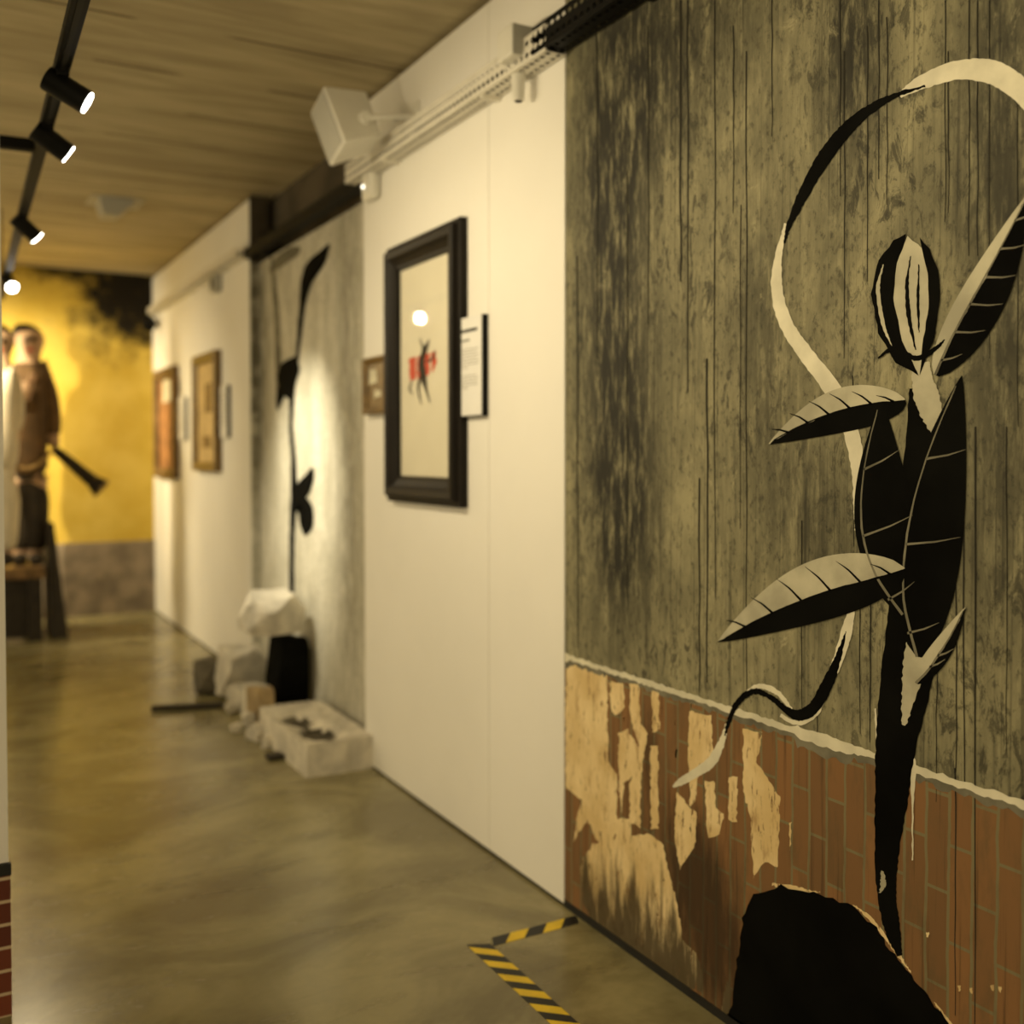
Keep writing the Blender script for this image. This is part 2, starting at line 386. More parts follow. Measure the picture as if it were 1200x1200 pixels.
# torn plaster patches over the bricks
cp = lambda l: [(650 + a * 0.375, 750 + b * 0.375) for a, b in l]
PATCH = [
 [(35,68),(165,108),(168,380),(195,420),(195,600),(165,650),(130,620),(105,560),(75,600),(60,635),(72,550),(85,500),(35,462)],
 [(90,680),(120,640),(200,620),(300,605),(340,640),(352,700),(378,800),(402,940),(445,980),(468,1050),(462,1100),(415,1085),(330,1050),(200,960),(125,900),(92,820),(80,740)],
 [(170,130),(215,135),(220,210),(190,240),(175,210)],
 [(200,290),(230,280),(258,330),(255,410),(218,450),(208,545),(200,400)],
 [(235,140),(265,140),(268,260),(290,290),(272,420),(268,585),(236,572),(236,450),(262,330),(235,230)],
 [(305,155),(325,160),(330,280),(307,290)],
 [(420,220),(490,235),(497,370),(452,400),(442,500),(425,522),(418,350)],
 [(590,280),(652,290),(632,380),(665,430),(705,490),(700,710),(660,690),(622,745),(615,560),(590,470)],
 [(385,470),(410,510),(447,540),(440,640),(392,715),(375,600)],
 [(470,440),(500,440),(505,520),(532,545),(515,610),(480,622)],
 [(545,430),(572,425),(570,570),(545,560)],
 [(300,330),(325,330),(325,590),(303,590)],
 [(195,560),(240,555),(245,625),(190,640)],
 [(735,570),(742,565),(738,660),(734,640)],
 [(520,1170),(540,1060),(552,1080),(548,1200),(525,1230)]]
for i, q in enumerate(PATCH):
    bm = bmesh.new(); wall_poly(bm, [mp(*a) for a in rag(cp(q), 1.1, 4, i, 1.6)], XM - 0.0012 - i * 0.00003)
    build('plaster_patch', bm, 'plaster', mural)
bm = bmesh.new(); rnd = random.Random(4)
for k in range(34):
    u, v = rnd.uniform(30, 480), rnd.uniform(140, 640); w = rnd.uniform(1.5, 5); h = rnd.uniform(6, 40)
    wall_poly(bm, [mp(*a) for a in rag(cp([(u, v), (u + w, v - 3), (u + w * .8, v + h), (u, v + h * .8)]), .8, 4, k, 2)], XM - 0.0010)
for (u, v) in [(1088, 1095), (1125, 1158), (1139, 1160), (1164, 1157), (1173, 1159)]:
    wall_poly(bm, mps(rag([(u - 2, v - 3), (u + 2, v - 3), (u + 1, v + 4), (u - 1, v + 3)], .8, 2, u, 1)), XM - 0.0022)
o = build('plaster_flake', bm, 'plaster', mural); o['kind'] = 'stuff'
# pale broken lip along the top of the dado, with a grey broken edge under it
rnd = random.Random(11); up, dn, lo = [], [], []
y = Y_A
while y > Y_N:
    t = rnd.random(); bump = 0.012 if 0.35 < (y * 0.83) % 1 < 0.5 else 0
    up.append((y, ZD + 0.003 + rnd.uniform(0, .006) + bump * .4)); dn.append((y, ZD - 0.006 - rnd.uniform(0, .007) - bump * .7)); lo.append((y, ZD - 0.016 - rnd.uniform(0, .014) - bump * 1.3))
    y -= rnd.uniform(0.008, 0.02)
bm = bmesh.new(); fill_strip(bm, up + dn[::-1], XM - 0.0014)
r = bmesh.ops.extrude_face_region(bm, geom=bm.faces[:])
for v in [g for g in r['geom'] if isinstance(g, bmesh.types.BMVert)]: v.co.x = XM
bmesh.ops.recalc_face_normals(bm, faces=bm.faces[:])
build('plaster_lip', bm, 'paint_white', mural)
bm = bmesh.new(); fill_strip(bm, dn + lo[::-1], XM - 0.0013)
build('broken_edge', bm, 'paint_grey', mural)
# long paint runs
bm = bmesh.new(); rnd = random.Random(21)
RUNS = [(677,300,760,1.2),(820,560,812,1.4),(829,420,800,1.5),(875,60,815,1.1),(798,0,330,2.2),(806,0,460,1.4),(760,30,380,1.0),(838,0,700,1.0),
        (985,0,230,1.1),(990,60,420,1.0),(1000,440,640,1.0),(1020,680,870,1.1),(1121,600,905,1.4),(1130,520,920,1.5),(1136,0,300,1.2),(1143,500,1200,1.6),(1146,0,300,1.2),
        (1108,0,260,1.0),(1112,60,250,1.0),(1160,0,420,1.0),(1180,500,880,1.0),(860,30,250,1.0),(905,0,160,1.0),(1030,0,210,1.2),(1040,20,240,1.0),(1120,900,1190,1.3),
        (940,610,840,.9),(1008,700,860,.9),(700,40,420,1.2),(735,200,700,.9),(1098,760,940,.9),(1193,100,500,1.0),(958,820,880,.9),(1017,30,330,1.1),(868,240,620,.8)]
for (u, a, b, w) in RUNS:
    c = [(u + rnd.uniform(-.7, .7), a + (b - a) * k / 7, w * 0.62 * (1.1 - .5 * k / 7)) for k in range(8)]
    fill_strip(bm, [mp(*q) for q in ribbon(c, 3)], XM - 0.0012)
o = build('paint_run', bm, 'drip', mural)

def paint(name, mat, polys, off):
    bm = bmesh.new()
    for q in polys: wall_poly(bm, mps(q), XM - off * .4)
    return build(name, bm, mat, mural)
def strokes(name, mat, ctrls, off, amp=0.5, seed=1):
    for i, c in enumerate(ctrls):
        bm = bmesh.new(); fill_strip(bm, mps(ribbon(c, 12, amp, seed + i)), XM - off * .4); build(name, bm, mat, mural)
# black mound painted at the foot
mound = [(852,1215),(862,1140),(872,1070),(884,1047),(900,1042),(915,1037),(940,1045),(962,1047),(1000,1063),(1028,1088),(1048,1118),(1072,1148),(1098,1180),(1118,1208),(1150,1262),(1180,1330)]
pm = mps(rag(mound, 2.0, 7, 3)); pm[-8:] = pm[-8:]
yl = mp(853, 1215)[0]
pm = pm + [(mp(1180, 1330)[0], 0.03), (yl, 0.03)]
bm = bmesh.new(); wall_poly(bm, pm, XM - 0.0018); build('black_mound', bm, 'paint_black', mural)
strokes('mound_edge', 'plaster', [[(905,1036,1.5),(925,1040,3.5),(950,1045,2.0),(962,1045,.4)],[(1000,1060,.5),(1020,1076,2.0),(1040,1101,2.0),(1055,1121,2.2),(1068,1140,.5)],[(1095,1174,.5),(1110,1194,1.5),(1125,1215,.5)]], 0.003, 1.0)
# tendril
strokes('pale_tendril', 'paint_white', [
  [(1215,128,11),(1190,100,14),(1160,84,14),(1120,83,11),(1080,97,8),(1055,112,3)],
  [(922,262,2),(913,300,4),(911,340,7),(922,380,8),(945,415,9),(975,455,10),(996,500,9),(1006,550,8),(1007,600,6),(1003,622,1)],
  [(1000,708,2),(994,735,6),(982,775,6),(966,812,4),(955,835,5),(935,847,3),(915,838,2)],
  [(872,815,2),(890,804,3),(912,812,3),(928,832,2)],
  [(852,848,1),(846,870,4),(834,893,6),(815,906,5),(797,917,4),(789,922,1)]], 0.004, 0.7)
strokes('dark_tendril', 'paint_black', [
  [(1085,101,1),(1050,112,3),(1015,132,6),(985,160,8),(960,195,8),(940,232,6),(925,265,3),(920,285,1)],
  [(992,740,.5),(982,772,4),(970,802,7),(955,828,7),(938,838,7),(922,832,4),(905,818,3),(885,810,3.5),(866,822,3.5),(855,845,2.5),(850,862,.8)]], 0.0045, 0.8, 5)
# plant: stem, clasping leaves, side leaves, bud
def leaf(base, tip, w, bend, name='leaf', t0=0.0, dark_first=True, split=0.15, off=0.005):
    (x0, y0), (x1, y1) = base, tip; dx, dy = x1 - x0, y1 - y0; l = math.hypot(dx, dy); nx, ny = -dy / l, dx / l
    N = 26; cl, A, B, V = [], [], [], []
    rnd = random.Random(int(x0 * 7 + y1))
    for i in range(N + 1):
        t = i / N; b = bend * math.sin(math.pi * t); cx, cy = x0 + dx * t + nx * b, y0 + dy * t + ny * b
        hw = w * (math.sin(math.pi * (t ** 0.75)) ** 0.85 if 0 < t < 1 else 0) + (3.0 * (1 - t)) + 0.3
        sp = split * hw + rnd.uniform(-1, 1)
        cl.append((cx + nx * sp, cy + ny * sp)); A.append((cx + nx * hw, cy + ny * hw)); B.append((cx - nx * hw, cy - ny * hw))
        if i % 4 == 2 and i < N - 3:
            V.append([(cx + nx * sp, cy + ny * sp, 1.4), (cx + nx * (sp + (hw - sp) * .5) + dx / l * 8, cy + ny * (sp + (hw - sp) * .5) + dy / l * 8, 1.0), (cx + nx * hw * .9 + dx / l * 18, cy + ny * hw * .9 + dy / l * 18, .3)])
    a, b = ('paint_black', 'paint_black') if split < -.7 else ('paint_black', 'paint_pale') if dark_first else ('paint_pale', 'paint_black')
    if split < -.7: V = V[::2]
    if w < 15: V = V[1:3]
    bm = bmesh.new()
    fill_strip(bm, mps(A + cl[::-1]), XM - off * .4, 0); fill_strip(bm, mps(cl + B[::-1]), XM - off * .4, 1)
    lf = build(name, bm, [a, b], mural)
    bm = bmesh.new()
    for c in V: fill_strip(bm, mps(ribbon(c, 4, .2)), XM - off * .4 - .0003)
    mid = [(p[0], p[1], 1.3 * (1 - i / (N + 4)) + .3) for i, p in enumerate(cl)][::5]
    fill_strip(bm, mps(ribbon(mid, 5, .3)), XM - off * .4 - .0003)
    vn = build('leaf_vein', bm, 'paint_grey' if dark_first else 'paint_black', lf)
    return lf
strokes('stem_outline', 'paint_white', [[(1026,830,1),(1030,900,2),(1032,960,2.2),(1031,1010,2),(1034,1060,2),(1048,1108,1)],[(1062,900,3),(1070,893,4),(1070,940,1.5),(1070,1008,.6)]], 0.0042, .5)
strokes('stem', 'paint_black', [[(1080,455,14),(1082,560,24),(1078,640,34),(1074,720,33),(1062,800,30),(1051,870,24),(1045,940,19),(1040,1000,14),(1040,1050,11),(1047,1090,9),(1055,1120,3)]], 0.0048, .8)
strokes('stem_highlight', 'paint_pale', [[(1084,705,2),(1078,740,12),(1072,780,13),(1065,820,8),(1060,850,2)],[(1079,425,11),(1082,445,12),(1088,470,15),(1098,500,10),(1103,530,1)],[(1034,1020,1),(1036,1034,3),(1032,1046,1)]], 0.0054, 1.2)
leaf((1078,770), (1128,440), 36, -8, split=-0.75, off=0.0056)
leaf((1062,720), (1034,470), 34, -12, dark_first=True, split=-0.75, off=0.0060)
leaf((1062,668), (842,752), 34, 14, dark_first=False, split=-0.1, off=0.0064)
leaf((1062,470), (902,520), 24, 12, dark_first=False, split=0.0, off=0.0064)
leaf((1098,440), (1207,226), 25, 8, dark_first=True, split=-0.35, off=0.0064)
leaf((1074,800), (1132,712), 11, 4, dark_first=True, split=0.1, off=0.0064)
# bud
paint('bud_petal', 'paint_black', [rag([(1078,440),(1050,425),(1030,390),(1022,345),(1030,305),(1048,282),(1062,274),(1056,310),(1052,350),(1058,395)], .7, 8, 1)], 0.0060)
paint('bud_petal', 'paint_pale', [rag([(1078,440),(1058,400),(1048,350),(1052,308),(1064,276),(1082,292),(1094,320),(1098,352),(1092,400)], .7, 8, 2)], 0.0064)
paint('bud_petal', 'paint_black', [rag([(1079,440),(1096,395),(1103,345),(1100,315),(1090,292),(1078,278),(1088,320),(1089,360),(1082,405)], .7, 8, 3)], 0.0068)
strokes('petal_line', 'paint_black', [[(1068,300,.5),(1064,335,2),(1066,370,2.5),(1074,410,1)],[(1078,310,.5),(1077,350,1.6),(1078,390,.5)],[(1030,420,1),(1050,408,2.5),(1075,420,3),(1098,408,2.5),(1108,398,.5)]], 0.0072, .6)
strokes('petal_glint', 'paint_pale', [[(1036,310,.5),(1030,340,2.2),(1036,380,2),(1046,405,.5)]], 0.0072, .5)

# ------------------------------------------------------------------ mural in the recess
def rp(px, py, x): p = onX(px, py, x); return (p.y, p.z)
XR = 0.06
ZR = onX(520, 138, -0.085).z - .04
M['recess_concrete'] = streak_concrete('pale_streaked_concrete', rgb(112, 108, 92), rgb(184, 180, 162), rgb(214, 210, 194), [(rp(303, 420, XR)[0], 2.2, .25, .9, 1.0), (rp(408, 500, XR)[0], 1.6, .22, 2.0, .55)], .45)
rm = thing('mural', 'recessed pale concrete mural with a thin dark sprig behind the rubble', 'mural', (RD, (Y_B + Y_C) / 2, 0))
build('concrete_ground', bx((XR, Y_B, 0), (RD, Y_C, ZR)), 'recess_concrete', rm)
build('side_return', bx((0.004, Y_C - 0.006, 0.012), (XR, Y_C, ZR)), 'recess_concrete', rm)
struct(build('trim_recess_shade', bx((0.002, Y_C - 0.008, ZR + .002), (RD, Y_C - .001, Z_C)), 'shaded_concrete'))  # upper return coloured dark for the shade above the rail
def rstrokes(name, mat, ctrls, off):
    bm = bmesh.new()
    for i, c in enumerate(ctrls): fill_strip(bm, [rp(a, b, XR - off) for a, b in ribbon(c, 8, .4, i)], XR - off)
    return build(name, bm, mat, rm)
rstrokes('stem', 'paint_black', [[(342,712,3),(342,640,3),(344,590,4),(344,540,3),(341,500,2.5),(343,455,3),(348,420,2),(352,380,3),(356,340,4)]], .002)
rstrokes('leaf', 'paint_black', [[(344,595,2),(352,590,9),(358,600,9),(359,618,7),(357,628,1)]], .003)
rstrokes('leaf', 'paint_black', [[(346,592,2),(354,575,9),(362,560,6),(366,548,1)]], .0035)
rstrokes('leaf', 'paint_black', [[(342,470,1),(337,455,9),(337,440,12),(342,428,10),(347,418,1)]], .003)
rstrokes('leaf', 'paint_black', [[(325,480,1),(329,462,5),(336,446,7),(340,440,2)]], .0035)
rstrokes('leaf', 'paint_black', [[(353,370,2),(358,335,6),(366,315,9),(376,302,7),(386,286,1)]], .003)
rstrokes('faint_stroke', 'paint_grey', [[(318,300,1),(322,345,3),(325,395,3),(326,440,3),(325,475,1)]], .0025)
rstrokes('dark_wash', 'paint_grey', [[(316,318,1),(322,312,5),(333,302,7),(346,294,6),(352,290,1)]], .0027)
rstrokes('black_patch', 'paint_black', [[(330,752,1),(342,768,13),(346,790,14),(346,820,13),(345,850,12)]], .004)

# ------------------------------------------------------------------ cable trays
def ring_cell(bm, o, u, v, a, b, hole):                    # one perforated cell
    c = o + u * (a / 2) + v * (b / 2); outer, inner = [], []
    for k in range(8):
        th = k * math.pi / 4 + math.pi / 8
        cx, cy = math.cos(th), math.sin(th); m = max(abs(cx), abs(cy))
        outer.append(bm.verts.new(c + u * (cx / m * a / 2) + v * (cy / m * b / 2)))
        inner.append(bm.verts.new(c + u * (cx * hole * 1.25) + v * (cy * hole)))
    corner = {0: None}
    for k in range(8):
        bm.faces.new((outer[k], outer[(k + 1) % 8], inner[(k + 1) % 8], inner[k]))
    for q, (su, sv) in ((0, (1, 1)), (2, (-1, 1)), (4, (-1, -1)), (6, (1, -1))):
        cv = bm.verts.new(c + u * (su * a / 2) + v * (sv * b / 2)); bm.faces.new((outer[q], cv, outer[(q + 1) % 8]))
TX0, TX1 = -0.085, -0.004
def tray(label, y0, y1, zb, h, mat, holes=True):
    t = thing('cable_tray', label, 'cable tray', (0, y0, zb)); L = y1 - y0
    bm = bmesh.new()
    if holes:
        n = int(L / 0.034); a = L / n
        for i in range(n):
            for j in range(2):
                ring_cell(bm, Vector((TX0, y0 + i * a, zb + 0.004 + j * (h - .008) / 2)), Vector((0, 1, 0)), Vector((0, 0, 1)), a, (h - .008) / 2, 0.0095)
                ring_cell(bm, Vector((TX0 + j * 0.04, y0 + i * a, zb)), Vector((0, 1, 0)), Vector((1, 0, 0)), a, 0.04, 0.0095)
        bmesh.ops.remove_doubles(bm, verts=bm.verts[:], dist=0.0004)
        bmesh.ops.recalc_face_normals(bm, faces=bm.faces[:])
        build('perforated_channel', bm, mat, t).modifiers.new('s', 'SOLIDIFY').thickness = 0.0015
        box(bm2 := bmesh.new(), (TX0 - .002, y0, zb - .002), (TX0 + .006, y1, zb + .004)); box(bm2, (TX0 - .002, y0, zb + h - .005), (TX0 + .006, y1, zb + h))
        build('rim', bm2, mat, t)
    else:
        box(bm, (TX0, y0, zb), (TX0 + .004, y1, zb + h)); box(bm, (TX0, y0, zb), (TX1, y1, zb + .004))
        build('channel', bm, mat, t)
    bm = bmesh.new()
    for k, (dx, dz) in enumerate(((.020, .018), (.045, .018), (.067, .02), (.022, .042), (.024, .062)) if holes else ((.02, .016), (.04, .018))):
        tube(bm, (TX0 + dx, y0 + .01, zb + dz), (TX0 + dx, y1 - .01, zb + dz), 0.0115, seg=8)
    build('cable', bm, 'black_rubber_gap' if holes else 'white_plastic', t)  # black cables added behind the holes to darken them like shade inside the tray
    n = max(2, int(L / 0.9))
    for k in range(n):
        yy = y0 + (k + .5) * L / n
        build('bracket', bx((TX0 + .01, yy - .012, zb - .012), (0.0 if y0 > Y_A - .2 else XM, yy + .012, zb)), mat, t)
    return t
ZT = onX(520, 138, TX0).z
tray('white perforated cable tray above the black picture frame', Y_A - 0.02, Y_B + 0.02, ZT, 0.085, 'white_metal')
tray('white cable tray along the far wall above the two small pictures', Y_C, Y_END - 0.25, ZT, 0.06, 'white_metal', False)
zb = onX(700, 12, TX0 - .01).z
tray('black perforated cable tray across the top of the near mural', Y_N, Y_A + 0.06, ZT + 0.012, 0.085, 'black_metal')
bp = thing('ceiling_rail', 'black rail crossing the top of the recessed concrete mural', 'rail', (0, Y_B, ZT))
build('bar', bx((-0.03, Y_B - .02, ZT - .01), (0.04, Y_C + .03, ZT + .05)), 'black_metal', bp)
for yy in (Y_B + .06, Y_C - .25):
    build('bracket', bx((0.02, yy - .03, ZT - .03), (RD, yy + .03, ZT + .06)), 'black_metal', bp)

# ------------------------------------------------------------------ fittings on the white wall
p = onX(600, 52, -0.1)
jb = thing('junction_box', 'white square box sitting on the perforated cable tray', 'junction box', (-0.06, p.y, p.z))
build('body', bx((-0.125, p.y - .045, p.z - .05), (0.0, p.y + .06, p.z + .055)), 'white_plastic', jb, bevel=0.008)
build('cover', bx((-0.122, p.y - .049, p.z - .046), (-0.006, p.y - .045, p.z + .05)), 'grey_plastic', jb, bevel=0.003)
p = onX(606, 98, -0.06)
ms = thing('motion_sensor', 'white tapered sensor hanging below the cable tray under the square box', 'sensor', (-0.05, p.y, p.z))
bm = bmesh.new(); tube(bm, (-.055, p.y, p.z - .058), (-.055, p.y, p.z + .052), 0.020, 0.027, 20); build('housing', bm, 'white_plastic', ms, bevel=0.004)
build('mount', bx((-.085, p.y - .035, p.z + .05), (0.0, p.y + .035, p.z + .064)), 'white_plastic', ms, bevel=0.003)
bm = bmesh.new(); tube(bm, (-.055, p.y, p.z - .0605), (-.055, p.y, p.z - .057), 0.012, 0.012, 16); build('lens', bm, 'black_metal', ms)
p = onX(488, 160, -0.05)
cl = thing('bracket', 'small white clip under the middle of the perforated tray', 'bracket', (-.03, p.y, p.z))
build('clip_plate', bx((-.07, p.y - .03, p.z - .012), (0, p.y + .03, p.z + .03)), 'white_plastic', cl, bevel=.004)
build('screw', bx((-.074, p.y - .006, p.z + .004), (-.07, p.y + .006, p.z + .016)), 'grey_plastic', cl)
p = onX(435, 217, -0.03)
al = thing('alarm_sounder', 'white rounded alarm unit with a small lit dot below the tray end', 'alarm', (0, p.y, p.z))
build('housing', bx((-.055, p.y - .055, p.z - .07), (0, p.y + .075, p.z + .075)), 'white_plastic', al, bevel=.03, seg=4)
bm = bmesh.new(); tube(bm, (-.064, p.y + .01, p.z - .005), (-.05, p.y + .01, p.z - .005), .034, .038, 20); build('dome', bm, 'white_metal', al, bevel=.006)
bm = bmesh.new(); bmesh.ops.create_uvsphere(bm, u_segments=12, v_segments=8, radius=.007, matrix=Matrix.Translation((-.066, p.y + .01, p.z - .01))); build('indicator_light', bm, 'led', al)
p = onX(253, 331, -0.03)
fs = thing('motion_sensor', 'small grey sensor box under the far cable tray', 'sensor', (0, p.y, p.z))
build('housing', bx((-.06, p.y - .06, p.z - .07), (0, p.y + .07, p.z + .09)), 'grey_plastic', fs, bevel=.012)
build('lens', bx((-.064, p.y - .03, p.z - .045), (-.06, p.y + .04, p.z + .02)), 'black_metal', fs)
p = onX(176, 381, -0.06)
fl = thing('wall_spotlight', 'small black fitting at the far end of the right wall', 'lamp', (0, p.y - .1, p.z))
bm = bmesh.new(); tube(bm, (-.1, p.y - .16, p.z - .03), (-.06, p.y - .02, p.z + .03), .055, .05, 18); build('body', bm, 'black_metal', fl, bevel=.006)
build('arm', bx((-.08, p.y - .09, p.z - .012), (0, p.y - .06, p.z + .012)), 'black_metal', fl)

# loudspeaker on a swivel bracket, at the start of the recess
c = onX(408, 146, -0.25)
ls = thing('loudspeaker', 'white tilted loudspeaker on a swivel bracket under the ceiling', 'loudspeaker', c)
bm = bmesh.new(); w, h, d1 = .105, .13, .10
vs = [bm.verts.new(v) for v in [(-w, -d1, -h), (w, -d1, -h), (w * .7, d1, -h * .8), (-w * .7, d1, -h * .8), (-w, -d1, h), (w, -d1, h), (w * .7, d1, h * .8), (-w * .7, d1, h * .8)]]
for f in ((0, 1, 5, 4), (1, 2, 6, 5), (2, 3, 7, 6), (3, 0, 4, 7), (4, 5, 6, 7), (3, 2, 1, 0)): bm.faces.new([vs[i] for i in f])
ROT = Matrix.Translation(c) @ Euler((R(16), R(-14), R(-92))).to_matrix().to_4x4()
bmesh.ops.transform(bm, matrix=ROT, verts=bm.verts[:]); bmesh.ops.recalc_face_normals(bm, faces=bm.faces[:])
build('cabinet', bm, 'white_plastic', ls, bevel=.014, seg=3)
bm = bx((-w * .86, -d1 - .006, -h * .88), (w * .86, -d1 + .002, h * .88)); bmesh.ops.transform(bm, matrix=ROT, verts=bm.verts[:])
build('grille', bm, 'grey_plastic', ls, bevel=.003)
q = c + Vector((.04, -.05, .01))
bm = bmesh.new(); tube(bm, q + Vector((0, -.06, 0)), q + Vector((0, -.02, 0)), .028, seg=18); build('swivel_knob', bm, 'white_plastic', ls, bevel=.004)
bm = bmesh.new(); tube(bm, q + Vector((0, -.045, 0)), Vector((0.0, q.y - .10, q.z + .02)), .014, seg=12); build('bracket_arm', bm, 'white_plastic', ls)
build('wall_plate', bx((-.008, q.y - .14, q.z - .02), (0.0, q.y - .06, q.z + .08)), 'white_plastic', ls, bevel=.003)

# ceiling box
p = onZ(132, 243, Z_C - .04)
sd = thing('ceiling_detector', 'grey wedge-shaped box fixed to the ceiling beyond the track', 'detector', (p.x, p.y, Z_C))
bm = bmesh.new()
vs = [bm.verts.new((p.x + a, p.y + b, Z_C + z)) for a, b, z in [(-.1, -.12, 0), (.14, -.12, 0), (.14, .12, 0), (-.1, .12, 0), (-.07, -.1, -.11), (.02, -.1, -.11), (.02, .1, -.11), (-.07, .1, -.11)]]
for f in ((0, 1, 2, 3), (7, 6, 5, 4), (0, 4, 5, 1), (1, 5, 6, 2), (2, 6, 7, 3), (3, 7, 4, 0)): bm.faces.new([vs[i] for i in f])
bmesh.ops.recalc_face_normals(bm, faces=bm.faces[:]); build('housing', bm, 'grey_plastic', sd, bevel=.006)
build('base_plate', bx((p.x - .15, p.y - .15, Z_C - .008), (p.x + .18, p.y + .15, Z_C)), 'grey_plastic', sd)

# ------------------------------------------------------------------ track and spotlights
ZK = 2.62
ta, tb = onZ(93, 0, ZK), onZ(8, 322, ZK)
dy = tb.y - ta.y
def track_at(y): t = (y - ta.y) / dy; return Vector((ta.x + (tb.x - ta.x) * t, y, ZK))
def track(label, a, b, w=.021, drops=()):
    t = thing('lighting_track', label, 'track', a); a, b = Vector(a), Vector(b)
    L = (b - a).length; m = Matrix.Translation((a + b) / 2) @ (b - a).to_track_quat('Y', 'Z').to_matrix().to_4x4()
    bm = bmesh.new(); box(bm, (-w, -L / 2, -w * .8), (w, L / 2, w * .8), mtx=m); build('rail', bm, 'black_metal', t, bevel=.003)
    bm = bmesh.new(); box(bm, (-w * .35, -L / 2 + .01, -w * .8 - .002), (w * .35, L / 2 - .01, -w * .8 + .001), mtx=m); build('contact_slot', bm, 'black_rubber_gap', t)
    for q in drops:
        q = Vector(q); bm = bmesh.new(); tube(bm, q, (q.x, q.y, Z_C), .004, seg=8); build('suspension_rod', bm, 'black_metal', t)
    return t
A0, A1 = track_at(-0.6), track_at(8.2)
track('long black lighting track running down the corridor under the ceiling', A0, A1, drops=[track_at(0.3), track_at(1.6), track_at(7.9)])
yb = onZ(48, 172, ZK).y
j = track_at(yb)
track('short black track branching left from beside the second spotlight', (-3.5, yb + .12, ZK), (j.x - .022, yb, ZK), drops=[(-3.0, yb + .1, ZK)])

def spotlight(label, at, aim, watts, size=R(70), blend=0.8, r=.036, ln=.125, group='track spotlights', drop=.055, lite=True, col=LAMP_COL, soft=.03):
    at = Vector(at); aim = Vector(aim); piv = at - Vector((0, 0, drop)); dd = (aim - piv).normalized()
    t = thing('track_spotlight', label, 'spotlight', at, group)
    bm = bmesh.new(); box(bm, (at.x - .017, at.y - .045, at.z - .034), (at.x + .017, at.y + .045, at.z - .012)); build('adapter', bm, 'black_metal', t, bevel=.003)
    bm = bmesh.new(); tube(bm, at - Vector((0, 0, .03)), piv, .011, seg=12); build('swivel_stem', bm, 'black_metal', t)
    a, b = piv - dd * ln * .38, piv + dd * ln * .62
    bm = bmesh.new(); tube(bm, a, b, r, seg=28, cap=True); build('body', bm, 'black_metal', t, bevel=.004)
    bm = bmesh.new(); tube(bm, b - dd * .002, b + dd * .003, r * .88, seg=28); build('lens', bm, 'lens', t)
    if lite:
        ld = bpy.data.lights.new('spot_beam', 'SPOT'); ld.energy = watts; ld.color = col; ld.spot_size = size; ld.spot_blend = blend; ld.shadow_soft_size = soft
        lo = bpy.data.objects.new('spot_beam', ld); COL.objects.link(lo); lo.parent = t; lo.matrix_parent_inverse = Matrix.Translation(-at)
        lo.location = b + dd * .03; lo.rotation_euler = dd.to_track_quat('-Z', 'Y').to_euler()
    return t
def tpx(px, py):                       # a spot hangs under the track where it shows
    p = onZ(px, py, ZK - .05); return track_at(p.y)
L1, L2, L3, L4 = tpx(72, 100), tpx(52, 160), tpx(22, 262), tpx(2, 328)
spotlight('nearest black spotlight on the ceiling track, lens lit', L1, (0, 3.0, 1.75), 27, R(135), 1.0)
spotlight('second black spotlight on the track, at the branch', L2, (0, 4.0, 1.65), 26, R(135), 1.0)
spotlight('third black spotlight on the track, small and tilted down', L3, (XR, 5.75, 1.3), 190, R(50), 1.0, col=(1.0, .90, .66))
spotlight('farthest black spotlight on the track, round lens facing this way', L4, L4 + Vector((.35, -1.0, -.8)), 40, R(90), 1.0)
spotlight('added unseen spotlight overhead lighting the near mural', track_at(1.0), (XM, 1.1, 1.9), 24, R(110), 1.0)  # this spot and the next are added above the view to light the mural
spotlight('added unseen spotlight overhead lighting the left half of the near mural', track_at(2.1), (XM, 2.0, 1.8), 18, R(105), 1.0)
track('added unseen black track carrying lamps for the corridor end', (-2.35, 6.2, ZK), (-2.35, Y_END, ZK), drops=[(-2.35, 6.6, ZK), (-2.35, 9.5, ZK)])  # side track and its lamps added out of view to light the corridor end
spotlight('added unseen spotlight lighting the statues on the bench', (-2.35, 7.6, ZK), (-1.4, 9.3, 1.8), 330, R(60), 1.0)
spotlight('added unseen spotlight close to the yellow wall, washing it from above', (-2.35, 9.55, ZK), (-1.15, Y_END, 1.7), 240, R(120), 1.0, soft=.14)
spotlight('added unseen spotlight on the side track brightening the far pictures', (-2.35, 8.3, ZK), (0, 8.6, 1.3), 90, R(85), 1.0)

# ------------------------------------------------------------------ framed print on the white wall
def molding(bm, y0, y1, z0, z1, prof, mat=0):       # prof: (inset from outer edge, x), mitred all round
    rows = []
    for ins, x in prof:
        rows.append([bm.verts.new((x, a, b)) for a, b in ((y0 + ins, z0 + ins), (y1 - ins, z0 + ins), (y1 - ins, z1 - ins), (y0 + ins, z1 - ins))])
    for r0, r1 in zip(rows, rows[1:]):
        for k in range(4):
            f = bm.faces.new((r0[k], r0[(k + 1) % 4], r1[(k + 1) % 4], r1[k])); f.material_index = mat
    bmesh.ops.recalc_face_normals(bm, faces=bm.faces[:])
    return rows
FX = -0.055
f0 = onX(540, 425, -.03).y; f1 = onX(448, 440, FX).y
fz0 = (onX(540, 597, -.03).z + onX(454, 586, FX).z) / 2; fz1 = (onX(537, 254, -.03).z + onX(448, 292, FX).z) / 2
fr = thing('framed_print', 'large black framed print with small red and black marks on the white wall', 'picture', (0, (f0 + f1) / 2, fz0))
fw = .105
